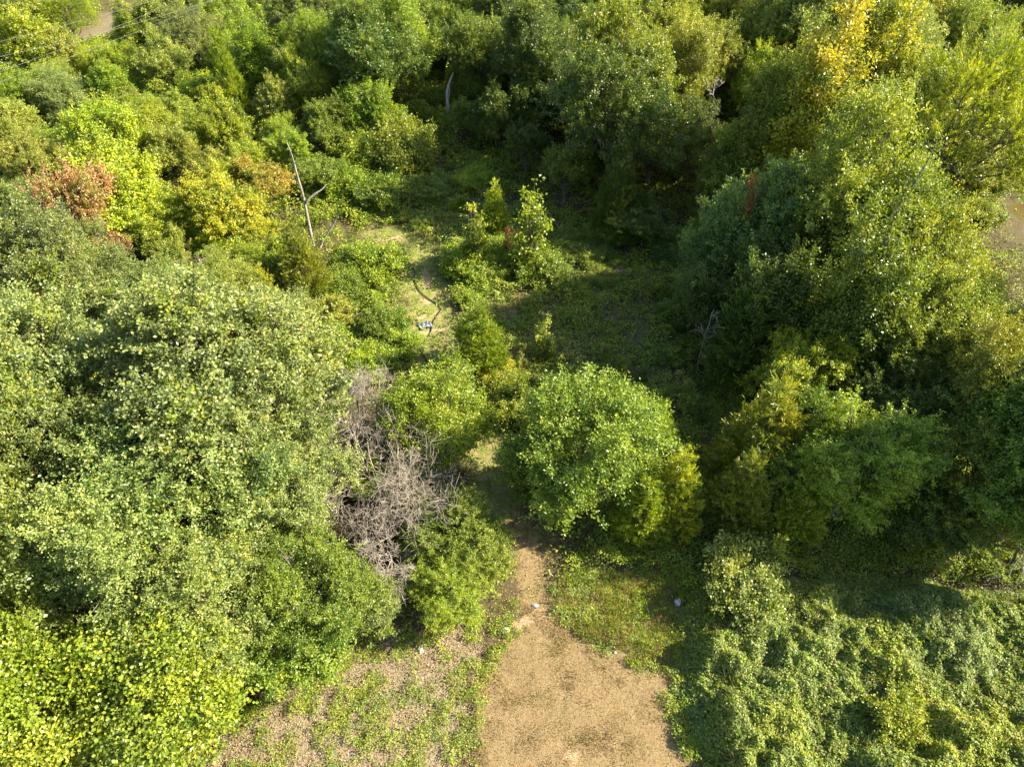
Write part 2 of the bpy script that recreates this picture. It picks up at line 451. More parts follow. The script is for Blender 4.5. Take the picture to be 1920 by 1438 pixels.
def ball_lobes(seed, R, zc, hh, n, lr=(.26, .42), bottom=-.45, inner=.3):
    rng = np.random.default_rng(seed); out = []; kk = rng.normal(0, 2.2, (4, 3)); ph = rng.uniform(0, 6, 4)
    while len(out) < n:
        d = unit(rng.normal(size=3))
        if d[2] < bottom: continue
        f = inner + (.86 - inner) * rng.random() ** .6
        r = R * rng.uniform(*lr)
        c = d * f * np.array((R, R, hh)) * rng.uniform(.85, 1.08) * (1 + .13 * float(np.sin(kk @ d + ph).sum())); c[:2] += rng.normal(0, R * .05, 2)
        out.append((c[0], c[1], max(zc + c[2], r * .5), r))
    return out
def spire_lobes(seed, R, z0, z1, plumes, lr=.34):
    rng = np.random.default_rng(seed); out = []
    for k in range(plumes):
        a = 6.283 * k / plumes + rng.uniform(-.4, .4); q = 0 if k == 0 else R * rng.uniform(.35, .72)
        top = z1 * (1 if k == 0 else rng.uniform(.66, .95)); x, y = q * math.cos(a), q * math.sin(a)
        m = 9
        for i in range(m):
            u = i / (m - 1); r = R * lr * (1.25 - .95 * u) * rng.uniform(.8, 1.15)
            out.append((x * (.6 + .5 * u) + rng.normal(0, .15), y * (.6 + .5 * u) + rng.normal(0, .15), z0 + (top - z0) * u, r))
    return out
def cone_lobes(seed, R, z0, z1, n, round_=.75):
    rng = np.random.default_rng(seed); out = []
    for i in range(n):
        u = (i / (n - 1)) ** .85; a = i * 2.4 + rng.uniform(-.5, .5)
        rad = R * (1 - u) ** round_ * (.65 if u < .06 else 1)
        out.append((rad * .68 * math.cos(a), rad * .68 * math.sin(a), z0 + (z1 - z0) * u + rng.normal(0, .1), max(.20, rad * rng.uniform(.36, .5))))
    return out

PR = {}
PR['oak'] = [make_proto(10 + i, 5, 6.6, 4.6, ball_lobes(10 + i, 5, 6.6, 4.6, 70, (.13, .29), -.85, .25), 16, 3700, .15, .10, trunk_r=.30, twigs=5, spread=.12) for i in range(6)]
PR['bushy'] = [make_proto(30 + i, 3, 4.3, 2.9, ball_lobes(30 + i, 3, 4.3, 2.9, 36, (.17, .36), -.7, .35), 14, 1800, .155, .10, trunk_r=.17, twigs=3, spread=.115) for i in range(6)]
PR['fine'] = [make_proto(40 + i, 3.6, 4.6, 3.4, ball_lobes(40 + i, 3.6, 4.6, 3.4, 40, (.18, .34), -.75, .4), 16, 2800, .135, .085, trunk_r=.2, twigs=4, spread=.14) for i in range(2)]
PR['tall'] = [make_proto(50 + i, 3, 8.2, 5.2, spire_lobes(50 + i, 3, 2.6, 13.2, 6), 15, 2700, .155, .10, trunk_r=.24, twigs=2) for i in range(3)]
PR['wispy'] = [make_proto(60 + i, 5, 7.4, 4.6, ball_lobes(60 + i, 5, 7.4, 4.6, 42, (.20, .36), -.55, .35), 18, 2900, .22, .05, 'wispy', .3, 4) for i in range(2)]
PR['cedar'] = [make_proto(70 + i, 1.7, 2.6, 2.6, cone_lobes(70 + i, 1.7, .45, 5.2, 44), 16, 1050, .26, .045, 'spray', .12) for i in range(3)]
PR['bigleaf'] = [make_proto(80 + i, 3.2, 4.2, 3.2, ball_lobes(80 + i, 3.2, 4.2, 3.2, 30, (.20, .36), -.7, .35), 14, 1900, .16, .13, trunk_r=.16, twigs=3, spread=.22) for i in range(2)]
PR['shrub'] = [make_proto(90 + i, 1.2, .85, .85, ball_lobes(90 + i, 1.2, .85, .85, 14, (.28, .46), -.5, .3), 12, 420, .12, .08, trunk_r=.05, twigs=2, spread=.12, stems=3) for i in range(4)]
PR['vine'] = [make_proto(100 + i, 2.2, .6, 1.0, ball_lobes(100 + i, 2.2, .6, 1.0, 30, (.14, .36), -.3, .35), 13, 1200, .125, .10, trunk_r=.06, twigs=1, spread=.13, upness=1.0, stems=3) for i in range(3)]
PR['spike'] = [make_proto(110 + i, .8, 1.7, 1.7, spire_lobes(110 + i, .8, .3, 3.6, 5, .30), 11, 330, .13, .08, trunk_r=.05, twigs=1, spread=.11, stems=2) for i in range(2)]
for L_ in PR.values():
    for p_ in L_:
        if p_.R <= 1.3 or p_.zc < 1: p_.crown.name, p_.trunk.name = 'foliage', 'stem'

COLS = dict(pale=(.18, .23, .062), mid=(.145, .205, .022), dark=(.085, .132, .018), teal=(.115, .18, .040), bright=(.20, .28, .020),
            ygreen=(.255, .31, .020), yellow=(.33, .33, .022), olive=(.20, .24, .027), tan=(.25, .285, .045), orange=(.36, .28, .04),
            red=(.31, .20, .085), leafy=(.155, .225, .024), lemon=(.225, .285, .022), gold=(.215, .235, .024), rust=(.24, .09, .024), grey=(.20, .25, .062))
WORD = dict(pale='pale silvery green', mid='mid green', dark='dark green', teal='bluish green', bright='bright green', ygreen='yellow-green',
            yellow='golden yellow', olive='olive green', tan='tan-green', orange='orange-tinged', red='reddish-leaved', leafy='leaf green', lemon='yellow-green', gold='golden', rust='rust-brown', grey='grey-green')
KIND = dict(oak=('broadleaf_tree', 'spreading tree', 'tree'), bushy=('bushy_tree', 'bushy tree', 'tree'), fine=('bushy_tree', 'rounded tree', 'tree'),
            tall=('tall_tree', 'tall tree', 'tree'), wispy=('feathery_tree', 'feathery tree', 'tree'), cedar=('cedar_tree', 'cedar', 'cedar'),
            bigleaf=('large_leaved_tree', 'large-leaved tree', 'tree'), shrub=('shrub', 'shrub', 'shrub'), vine=('vine_mound', 'vine-covered mound', 'shrub'),
            spike=('spiky_shrub', 'spiky shrub', 'shrub'))
GROUP = dict(tree='trees of the wood', cedar='cedars among the broadleaf trees', shrub='shrubs of the undergrowth')
PLANTS = []     # (pixel of crown, root, kind word, colour word, category, own label or None, world radius, xy)
prng = random.Random(3)
_n = {}
def put(proto, x, y, s, col, hm=1.0, label=None, dz=0.0, cjit=.05):
    k = _n.get(proto, 0); _n[proto] = k + 1
    p = PR[proto][k % len(PR[proto])]
    name, word, cat = KIND[proto]
    root = thing(name, label or '', cat, (x, y, float(zg(x, y)) + dz - .02), GROUP[cat])
    root.rotation_euler = (0, 0, prng.uniform(0, 6.28))
    root.scale = (s, s * prng.uniform(.92, 1.08), s * hm)
    for src in (p.trunk, p.crown):
        if not p.used: o = src
        else:
            o = src.copy(); COL.objects.link(o)
        o.parent = root
        if src is p.crown:
            j = [prng.uniform(1 - cjit, 1 + cjit) for _ in range(3)]; b = prng.uniform(.88, 1.12)
            o.color = (*[c * q * b for c, q in zip(COLS[col], j)], {'orange': .72, 'red': .86, 'yellow': .66, 'rust': .7, 'gold': .6, 'lemon': .62, 'ygreen': .7}.get(col, .78))
    p.used = True
    zc = p.zc * s * hm
    cp = pix(np.array([[x, y, zc]]))[0]
    PLANTS.append(dict(px=cp, root=root, word=word, colw=WORD[col], label=label, R=p.R * s, x=x, y=y, cat=cat))
    return root

def place(px, py, w, proto, col, hm=1.0, label=None, **kw):
    """a plant whose crown's middle the photo shows at (px, py), w pixels wide"""
    p = PR[proto][_n.get(proto, 0) % len(PR[proto])]
    s = 1.0
    for _ in range(8):
        P = at(px, py, p.zc * s * hm)
        s = .5 * s + .5 * (w / 2 * depth(P) / F) / p.R
    P = at(px, py, p.zc * s * hm)
    s *= 1.08
    return put(proto, float(P[0]), float(P[1]), s, col, hm, label, **kw)

# ------------------------------------------------------------------ trees the photo shows one by one: x y width in photo pixels, kind, colour, height factor | label
TREES = '''
95 1330 300 bigleaf lemon 1.0|large-leaved yellow-green tree crowding the bottom corner, farthest from the dirt clearing
300 1330 270 bigleaf lemon .9|large-leaved yellow-green tree nearest the pale straw-littered ground
0 1200 240 bigleaf lemon .9|large-leaved yellow-green tree cut by the edge above its bigger neighbour
420 730 400 oak pale .95|broad silvery oak crown directly left of the upper bare grey branches
530 900 270 oak pale 1.0|silvery spreading tree leaning over the dark gap beside the bare grey branches
330 930 370 oak pale 1.0|largest silvery spreading tree in the middle of the pale stand
600 1110 260 oak mid .8|lower green spreading tree between the bare grey branches and the straw ground
380 1130 300 oak grey .9|grey-green spreading tree shading the yellow-green large-leaved trees
560 1210 200 bushy mid .8|green bushy tree on the edge of the straw-littered ground
190 1060 260 oak grey 1.15|grey-green spreading tree behind the yellow-green corner trees
140 850 280 oak pale 1.2|silvery spreading tree between the dark trunk gap and the tan one
250 720 250 oak pale 1.0|silvery spreading tree just below the dark open trunk
75 530 250 oak pale 1.15|silvery oak crown on the edge below the reddish-leaved tree
55 730 240 oak pale 1.25|silvery spreading tree half cut by the edge beside the dark open trunk
30 950 210 fine tan 1.5|tan-green tree cut by the edge, above the corner
60 1100 210 fine tan 1.5|tan-green rounded tree on the edge right above the yellow-green corner trees
300 590 190 oak pale 1.0|small silvery tree crown just below the rust-leaved sapling
510 640 160 oak pale 1.0|silvery crown rising right behind the yellow cedar tops
690 1130 130 bushy pale .9|small silvery bushy tree nearest the grey plastic bag
815 790 200 fine ygreen 1.0|yellow-green rounded tree between the bare grey branches and the path
760 830 120 bushy mid .7|low green bush growing up through the bare grey branches
700 900 110 bushy bright .8|bright green bush half hidden inside the bare grey branches
790 930 90 bushy olive .8|olive bush between the bare grey branches and the path
865 1010 170 oak mid .75|green spreading tree leaning over the path above the dirt clearing
840 1110 160 oak bright .7|bright green low spreading tree nearest the white bag
800 985 120 bushy bright .6|low bright bush under the lowest bare grey branches
1100 850 285 fine leafy 1.0|big round green tree alone beside the shaded path
1005 905 110 bushy leafy .6|low green bush against the path side of the big round tree
1175 790 110 bushy leafy 1.1|green bushy tree grown into the far shoulder of the big round tree
1265 930 110 cedar ygreen 1.2|drooping yellow-green cedar at the side of the big round tree
1205 960 110 cedar bright 1.0|green cedar tucked under the big round tree
1225 820 90 cedar bright 1.2|green cedar top behind the big round tree's shoulder
1430 830 150 cedar gold 1.1|golden cedar beside the glossy green spreading tree
1390 930 130 cedar olive 1.0|dim olive cedar below the golden cedar
1490 960 110 cedar ygreen .9|yellow-green cedar under the glossy green spreading tree
1600 880 270 oak bright 1.0|glossy green spreading tree standing above the bramble thicket
1500 705 150 bushy ygreen 1.1|sunlit yellow-green bushy tree behind the golden cedar
1690 780 190 oak dark 1.1|dark green spreading tree behind the glossy green one
1850 900 210 oak olive 1.1|olive spreading tree above the hanging bare branches
1760 970 150 bushy dark .9|dark bushy tree beside the shaded edge of the brambles
1820 740 190 oak olive 1.3|olive spreading tree next to the amber one on the edge
1900 790 130 bushy orange 1.5|amber-tinged bushy tree cut by the edge
1735 640 210 oak olive 1.25|tall olive tree whose pale trunk shows in the shade
1875 690 170 oak pale 1.1|pale glossy tree cut by the edge below the pond
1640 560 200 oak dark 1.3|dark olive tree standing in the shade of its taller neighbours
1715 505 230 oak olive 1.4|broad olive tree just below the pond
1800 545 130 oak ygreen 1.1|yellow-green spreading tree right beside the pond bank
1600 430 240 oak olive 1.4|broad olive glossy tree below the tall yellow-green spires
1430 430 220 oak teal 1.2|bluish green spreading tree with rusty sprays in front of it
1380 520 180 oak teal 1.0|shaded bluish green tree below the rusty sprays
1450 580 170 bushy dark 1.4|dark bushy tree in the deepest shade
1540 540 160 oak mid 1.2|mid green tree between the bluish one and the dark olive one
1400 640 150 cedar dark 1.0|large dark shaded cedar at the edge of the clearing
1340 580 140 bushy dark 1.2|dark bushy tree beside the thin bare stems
1390 320 130 bushy olive 1.2|small olive tree lit on top beside the white dead sapling
1560 300 210 oak grey 1.45|grey-green glossy tree standing before the yellow spires
1640 330 150 oak mid 1.4|mid green tree between the yellow spires and the feathery trees
1555 165 180 tall yellow 1.1|tall golden tree with spires, the farther from the feathery trees
1625 150 150 tall yellow 1.15|tall golden tree with spires, nearest the feathery trees
1500 200 120 tall ygreen 1.0|tall yellow-green tree joined to the golden spires
1470 270 160 oak olive 1.3|dim olive tree on the shaded side of the golden spires
1430 170 100 bushy ygreen 1.4|small yellow-green tree top on the shaded side of the spires
1795 255 320 wispy ygreen 1.25|largest feathery tree, pale yellow-green, above the pond
1905 262 120 wispy olive 1.1|feathery olive tree cut by the edge above the pond
1720 200 160 wispy ygreen 1.2|feathery yellow-green tree squeezed behind the largest feathery one
1690 100 150 oak grey 1.3|grey-green tree behind the golden spires
1810 95 140 oak olive 1.3|round olive tree above the largest feathery tree
1895 90 120 oak grey 1.3|grey-green tree on the edge above the feathery trees
1760 20 150 oak mid 1.2|
1870 15 140 oak dark 1.2|
1590 30 130 oak olive 1.2|
1520 35 140 oak olive 1.2|
1450 80 150 oak tan 1.3|
1380 50 130 oak tan 1.3|
1310 40 110 fine olive 1.3|
1325 130 130 oak tan 1.3|
1250 60 140 oak olive 1.3|
1260 160 130 oak olive 1.3|
1170 160 190 oak olive 1.4|broad olive tree catching the sun above the shaded hollow
1225 260 110 bushy olive 1.4|olive tree with a sunlit shoulder over the dark hollow
1290 260 120 oak dark 1.2|
1110 250 120 oak dark 1.2|
1080 120 130 oak olive 1.3|
1090 20 130 oak mid 1.2|
1160 50 130 oak olive 1.2|
1010 120 150 oak dark 1.3|
960 40 140 oak dark 1.2|
900 110 140 oak mid 1.2|
870 30 130 oak mid 1.2|
790 60 130 oak mid 1.1|
725 85 140 oak bright 1.1|bright broad tree at the near edge of the dark wood
700 10 110 oak mid 1.1|
650 40 100 bushy olive 1.2|
875 160 80 bushy mid 1.0|dark bushy tree right behind the lone snag
900 225 90 bushy mid .8|bushy tree beside the lone snag on the side of the pond
930 220 90 bushy dark 1.1|
1000 200 100 bushy dark 1.1|
685 210 90 bushy bright 1.2|sunlit bushy tree with an upright tip, short of the lone snag
735 235 80 bushy bright 1.0|smaller sunlit bushy tree nearest the lone snag
610 240 90 bushy mid 1.0|
595 110 130 oak mid 1.2|
560 40 140 oak grey 1.2|
465 85 80 tall bright .9|bright upright tree standing out of the grey-green ones
430 165 65 cedar bright 1.8|bright pointed cedar beside the grey-green trees
580 165 85 bushy bright 1.5|
520 200 85 bushy olive 1.1|
360 75 110 oak grey 1.0|
310 45 90 bushy tan 1.2|
245 55 65 tall ygreen .75|yellow-green pointed tree in front of the power lines
120 35 100 wispy bright .9|feathery bright tree under the power lines
40 25 110 bushy tan 1.1|
45 95 120 bushy ygreen 1.1|
105 110 100 bushy olive 1.0|
20 170 100 bushy mid 1.0|
110 190 110 fine grey .9|
210 165 90 bushy mid .9|
180 110 80 bushy ygreen .8|
275 95 70 bushy ygreen .8|
320 130 100 bushy olive 1.0|
385 185 80 bushy bright 1.0|
420 240 110 bushy bright 1.1|
340 215 70 bushy tan 1.0|
205 265 120 bushy bright 1.2|
120 280 80 bushy mid 1.0|
65 320 130 oak tan 1.0|
20 240 90 bushy olive 1.1|
320 290 90 bushy olive 1.1|
270 215 80 bushy mid 1.0|
225 370 170 bushy ygreen 1.1|broad yellow-green tree right behind the reddish-leaved tree
300 430 120 bushy ygreen .9|
150 412 130 bushy red 1.55|reddish-leaved tree above the silvery oaks, the taller of the two
215 475 85 bushy red 1.35|smaller reddish-leaved tree top poking out beside the silvery oaks
412 400 130 bushy yellow 1.0|golden bush mound short of the forked dead trunk
500 350 110 bushy orange .9|orange-tinged tree right behind the forked dead trunk
470 430 80 bushy yellow .7|
545 290 80 bushy mid 1.0|
605 330 80 bushy mid .8|
400 320 90 bushy olive .9|
460 310 90 bushy bright .9|
565 500 90 cedar olive 1.2|dark olive cedar below the leaning bare stem
500 500 100 bushy ygreen .8|
440 490 80 shrub ygreen 1.4|
390 470 80 bushy bright .7|
510 595 90 cedar yellow 1.2|golden cedar top just behind the silvery oaks
570 640 70 cedar yellow 1.0|smaller golden cedar beside the grass of the clearing
310 545 70 bushy bright .9|
270 560 90 bushy mid .8|
895 640 100 cedar bright 1.0|small bright cedar standing alone beside the black hose
928 400 55 cedar ygreen 1.2|narrow sunlit cedar among the shrubs beyond the path
890 450 55 spike ygreen 1.1|vivid yellow-green shrub at the bend of the path
995 440 70 spike ygreen 1.2|
955 462 26 spike rust 1.3|thin rust-brown dead sapling among green shrubs
1000 500 100 vine mid 1.2|
870 500 100 vine bright 1.0|
930 480 90 vine bright 1.0|
1060 325 90 bushy mid 1.1|
985 280 80 bushy dark 1.0|
890 340 70 vine ygreen 1.0|round yellow-green shrub at the far end of the clearing
765 305 120 vine olive 1.5|olive vine-draped hump between clearing and lone snag
690 300 110 vine bright 1.3|
650 350 100 vine bright 1.1|
720 370 100 vine mid 1.0|
800 360 90 vine mid .8|
700 500 110 vine bright 1.0|
650 540 90 vine mid .9|
720 610 85 vine mid .9|round green shrub standing on the grass beside the path
660 500 70 vine bright .8|
620 590 70 shrub tan 1.1|
1160 370 80 cedar dark 1.5|
1210 420 110 bushy dark .7|
1120 300 90 bushy dark 1.0|
1150 440 90 vine mid .8|
1250 460 90 vine teal .8|
1040 520 70 vine mid .9|
1085 545 40 vine ygreen .8|
1020 640 45 spike tan 1.0|small pale shrub catching sun in the shaded clearing
925 700 80 vine yellow .9|yellowish shrub just below the lone bright cedar
950 750 110 vine olive 1.0|
972 735 36 spike ygreen 1.3|vine-wrapped yellow-green stem above the path
1000 790 60 shrub yellow 1.1|
1670 1335 110 shrub olive 1.1|round dark shrub casting a shadow on the brambles
1400 1110 170 vine grey 1.2|pale hump of brambles around the spiry shrub
1452 1050 40 spike ygreen 1.5|yellow spiry shrub sticking out of the bramble thicket
1500 1150 110 vine grey 1.0|
1376 480 34 spike rust 3.9|rust-coloured spray before the bluish tree, the one nearer the clearing
1437 470 34 spike rust 3.9|rust-coloured spray before the bluish tree, the one nearer the pond
1335 350 70 bushy tan 1.1|
'''
for ln in TREES.strip().splitlines():
    a, lb = ln.split('|'); a = a.split()
    if float(a[0]) < 600 and float(a[1]) < 340 and not lb:      # far corner stand is drier; its bright light is put into paler leaf colours
        a[4] = {'mid': 'bright', 'olive': 'tan', 'bright': 'ygreen', 'grey': 'pale'}.get(a[4], a[4])
    place(float(a[0]), float(a[1]), float(a[2]), a[3], a[4], float(a[5]), lb or None)

# trees just outside the frame whose shade reaches into it, then the rest of the wood between the trees above
for (x, y, s, k, c) in [(31, 24, 1.2, 'oak', 'olive'), (27, 22.5, .9, 'oak', 'mid'), (44, 36, 1.2, 'oak', 'mid'),
                        (-26, 17, 1, 'oak', 'pale'), (-28, 27, 1.1, 'oak', 'pale'), (-24, 8, 1, 'bigleaf', 'ygreen')]:
    put(k, x, y, s, c, 1.1)
frng = np.random.default_rng(21)
def open_ground(x, y, m=1.0):
    X, Y = np.array([x]), np.array([y])
    return (min(float(sdist(X, Y, q)[0]) for q in (BARE, STRAW, DRYG, BRAM)) < m or float(sdist(X, Y, CLEAR)[0]) < m
            or float(sdist(X, Y, POND)[0]) < 3 or float(sdist(X, Y, FIELD)[0]) < .5 or float(ldist(X, Y, PATH)[0]) < 2.2)
def clear_of(x, y, R, zc):
    d = math.hypot(x, y); k = 1 + zc / (H - zc)
    for q in ((x, y), (x * k, y * k)):
        X, Y = np.array([q[0]]), np.array([q[1]])
        if min(float(sdist(X, Y, g)[0]) for g in (CLEAR, BARE, STRAW, DRYG, BRAM)) < R or float(ldist(X, Y, PATH)[0]) < R + .5: return False
    return True
def filler(n, tries, gap, kinds, lim):
    made = 0
    for _ in range(tries):
        if made >= n: break
        px, py = frng.uniform(-80, 2000), frng.uniform(*lim)
        P = at(px, py, 3.0); x, y = float(P[0]), float(P[1])
        if y < 20 or open_ground(x, y): continue
        if min(math.hypot(x - q['x'], y - q['y']) / (gap * (q['R'] + 2.6)) for q in PLANTS) < 1: continue
        u = frng.random()
        if px < 560: cs = ['bright', 'ygreen', 'tan', 'bright', 'tan', 'ygreen', 'pale']  # lighter leaf colours here stand in for the strong light on this corner
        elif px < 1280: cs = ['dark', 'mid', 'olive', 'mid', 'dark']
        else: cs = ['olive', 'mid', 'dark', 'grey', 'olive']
        k = kinds[int(frng.integers(len(kinds)))]
        sc = float(frng.uniform(.7, 1.1))
        if px < 650: k, sc = ('bushy', 'fine')[int(frng.integers(2))] if k in ('oak', 'tall') else k, sc * .68
        p = PR[k][0]
        if not clear_of(x, y, p.R * sc, p.zc * sc): continue
        rp = p.R * sc * F / math.hypot(H, y)
        if any(abs(a - px) < rp + 18 and b - rp < py < b + 2 * rp + 70 for a, b in ((840, 195), (1338, 215), (575, 360), (1906, 415), (1285, 270))): continue
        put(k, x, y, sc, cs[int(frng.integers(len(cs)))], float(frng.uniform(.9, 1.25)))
        made += 1
filler(150, 9000, .50, ['bushy', 'fine', 'bushy', 'oak', 'tall'], (-60, 700))
filler(100, 6000, .40, ['shrub', 'vine', 'shrub', 'vine', 'spike'], (-20, 640))
# low shrubs in and round the clearing
for _ in range(900):
    if sum(1 for q in PLANTS if q.get('low')) >= 46: break
    px, py = frng.uniform(590, 1400), frng.uniform(290, 900)
    P = at(px, py, .5); x, y = float(P[0]), float(P[1])
    X, Y = np.array([x]), np.array([y])
    if sdist(X, Y, CLEAR)[0] > -.3 or ldist(X, Y, PATH)[0] < 1.9: continue
    if min(math.hypot(x - q['x'], y - q['y']) / (.55 * (q['R'] + .9)) for q in PLANTS) < 1: continue
    c = ['bright', 'mid', 'olive', 'ygreen'] if px < 900 else ['mid', 'olive', 'mid', 'olive', 'tan', 'dark']
    put(['shrub', 'vine', 'shrub', 'spike'][int(frng.integers(4))], x, y, float(frng.uniform(.45, .9)), c[int(frng.integers(len(c)))], float(frng.uniform(.5, .9)))
    PLANTS[-1]['low'] = True
for L_ in PR.values():                     # a prototype that no plant took up is removed again
    for p_ in L_:
        if not p_.used:
            bpy.data.objects.remove(p_.crown); bpy.data.objects.remove(p_.trunk)

# ------------------------------------------------------------------ dead wood
def twigs(rng, tb, a, d, length, r, level, bend=.25, kids=4, up=.0, rmin=.010):
    n = 5
    pts = [np.array(a, float)]; dd = unit(np.array(d, float))
    for i in range(n - 1):
        dd = unit(dd + rng.normal(0, bend, 3) + np.array((0, 0, up)))
        pts.append(pts[-1] + dd * length / (n - 1))
    tb.add(pts, np.maximum(np.linspace(r, r * .45, n), rmin), 6 if r > .06 else 4)
    if level <= 0: return
    for k in range(kids):
        t = rng.uniform(.25, 1) * (n - 1); i = min(int(t), n - 2); p = pts[i] + (pts[i + 1] - pts[i]) * (t - i)
        e = unit(pts[i + 1] - pts[i]); side = unit(np.cross(e, rng.normal(size=3)))
        twigs(rng, tb, p, e * rng.uniform(.4, 1) + side * rng.uniform(.5, 1.1), length * rng.uniform(.45, .75), r * .5, level - 1, bend, kids, up, rmin)

def stem_points(base_px, pts, jitter=.25, seed=0):
    """an upright stem: its foot on the ground at base_px, the rest on the upright plane through it, with real depth added"""
    r = np.random.default_rng(seed); b = at(*base_px); out = [np.array((b[0], b[1], -.3))]
    d = 0
    for q in pts:
        d += r.normal(0, jitter); P = on_wall(q[0], q[1], b[1] + d); out.append(P)
    return np.array(out)
def smooth_line(p, k=4):
    p = np.asarray(p, float); t = np.arange(len(p)); u = np.linspace(0, len(p) - 1, (len(p) - 1) * k + 1)
    q = np.stack([np.interp(u, t, p[:, i]) for i in range(3)], 1); s = q.copy()
    s[1:-1] = (q[:-2] + 2 * q[1:-1] + q[2:]) / 4
    return s

def dead_tree(name, label, base, main, r0, r1, limbs, seed, mat=None, small=0):
    rng = np.random.default_rng(seed)
    p = smooth_line(stem_points(base, main, .2, seed)); loc = np.array((p[0, 0], p[0, 1], 0))
    root = thing(name, label, 'dead tree', tuple(loc))
    tb = Tubes(); tb.add(p - loc, np.linspace(r0, r1, len(p)) * (1 + rng.normal(0, .06, len(p))), 8)
    tb.build('trunk', mat or M_DEAD, root)
    for lp, la, lb in limbs:
        q = smooth_line([on_wall(x, y, p[3, 1] + dy) for x, y, dy in lp]); q[0] = p[np.argmin(np.linalg.norm(p - q[0], axis=1))]
        lt = Tubes(); lt.add(q - loc, np.linspace(la, lb, len(q)), 6)
        for k in range(small):
            i = rng.integers(2, len(q)); twigs(rng, lt, q[i] - loc, unit(q[i] - q[i - 1]) + rng.normal(0, .5, 3), rng.uniform(.3, .8), lb * .8, 1, .3, 2)
        lt.build('limb', mat or M_DEAD, root)
    return root
dead_tree('dead_tree', 'tall grey dead trunk with a forked bare limb standing beside orange-tinged bushes', (588, 462),
          [(583, 440), (577, 410), (571, 380), (565, 355), (556, 325), (550, 300), (544, 283), (538, 268)], .155, .04,
          [([(571, 384, 0), (578, 374, .1), (590, 364, .3), (602, 357, .5), (613, 346, .8)], .11, .035),
           ([(553, 308, 0), (560, 300, -.2)], .05, .02), ([(560, 345, 0), (552, 335, .2), (547, 330, .3)], .045, .02)], 1)
dead_tree('leaning_dead_stem', 'shorter bare stem leaning out of the bushes at the foot of the forked dead trunk', (596, 466), [(605, 450), (616, 434), (625, 420), (634, 402)], .13, .05,
          [([(619, 430, 0), (620, 418, .1)], .04, .02)], 2, M_BLEACHED_LIT)
dead_tree('dead_snag', 'lone crooked grey snag without branches in the shaded hollow', (843, 245),
          [(841, 228), (840, 205), (838, 185), (838, 172), (841, 160), (845, 148), (850, 137)], .22, .06,
          [([(839, 190, 0), (843, 175, .1), (842, 163, .2)], .10, .05), ([(842, 238, 0), (834, 238, .3), (826, 236, .5)], .09, .04)], 3, M_BLEACHED_LIT)
def bare_sapling(label, base, top, seed, mat, spread=1.0, r=.07):
    rng = np.random.default_rng(seed)
    b = at(*base); t_ = on_wall(*top, b[1]); loc = np.array((b[0], b[1], 0))
    root = thing('bare_sapling', label, 'dead tree', tuple(loc), 'bare dead saplings')
    tb = Tubes(); p = wiggle(rng, (0, 0, -.2), t_ - loc, 7, .08); tb.add(p, np.linspace(r, .022, 7), 6); tb.build('trunk', mat, root)
    bt = Tubes()
    for k in range(13):
        u = rng.uniform(.3, 1); i = min(int(u * 6), 5); a = rng.uniform(0, 6.28)
        twigs(rng, bt, p[i] + (p[i + 1] - p[i]) * (u * 6 - i), (math.cos(a), math.sin(a), 1.0), rng.uniform(.8, 1.7) * spread * (1.3 - u * .7), r * .4, 1, .2, 3, 0, .016)
    bt.build('branches', mat, root)
bare_sapling('white bare sapling standing in the shade at the foot of the tall olive trees', (1328, 300), (1341, 148), 5, M_BLEACHED_LIT, 1.1, .10)
bare_sapling('thin bare sapling in the dark hollow, between the snag and the white sapling', (1287, 330), (1283, 225), 6, M_DEAD, .9, .06)
bare_sapling('thin grey bare sapling leaning at the shaded edge of the clearing', (1305, 700), (1335, 585), 7, M_TWIG, 1.0, .06)
bare_sapling('bare twiggy sapling sunlit among the far olive trees', (1075, 110), (1088, 5), 8, M_DEAD, 1.2, .08)
bare_sapling('pale bare pole with few twigs slanting out of the far bushes', (276, 140), (252, 98), 9, M_DEAD, .5, .09)
bare_sapling('short forked white branch poking out of the far grey-green bush', (190, 225), (157, 172), 10, M_DEAD, .6, .09)

def bare_bush(label, px, py, zt, R, n, seed, mat, levels=3, length=2.2):
    rng = np.random.default_rng(seed); b = at(px, py, 0)
    root = thing('bare_bush', label, 'dead tree', (float(b[0]), float(b[1]), 0), 'dead leafless bushes')
    trunk, br = Tubes(), Tubes()
    for s_ in range(3):
        a = 2.1 * s_ + rng.uniform(0, 1)
        trunk.add(wiggle(rng, (.2 * math.cos(a), .2 * math.sin(a), -.3), (R * .3 * math.cos(a), R * .3 * math.sin(a), zt * .75), 6, .12), np.linspace(.12, .05, 6), 6)
    for k in range(n):
        a = rng.uniform(0, 6.28); q = rng.uniform(.05, .45) * R; z = zt * rng.uniform(.35, .8)
        twigs(rng, br, (q * math.cos(a), q * math.sin(a), z), (math.cos(a + rng.normal(0, .7)), math.sin(a + rng.normal(0, .7)), rng.uniform(-.15, .7)), length * rng.uniform(.7, 1.2), .030, levels, .22, 5, 0, .0065)
    trunk.build('trunk', M_DARKTWIG, root); br.build('branches', mat, root)
bare_bush('largest tangle of bare grey branches between the silvery trees and the path', 722, 960, 5.4, 3.0, 26, 31, M_TWIG, 3, 2.7)
bare_bush('lower tangle of bare tan-grey branches over the dark gap', 742, 1055, 3.8, 2.6, 20, 32, M_TWIG, 3, 1.9)
bare_bush('upper wispy tangle of pale bare branches at the edge of the grass', 700, 830, 4.4, 2.6, 20, 33, M_DEAD, 3, 2.0)
bare_bush('small grey bare bush behind the silvery oaks, short of the golden cedar top', 400, 560, 2.2, 1.6, 9, 34, M_TWIG, 3, 1.4)
bare_bush('bare white branches hanging at the edge beside the dark brambles', 1895, 1075, 3.0, 1.4, 6, 35, M_DEAD, 2, 2.2)
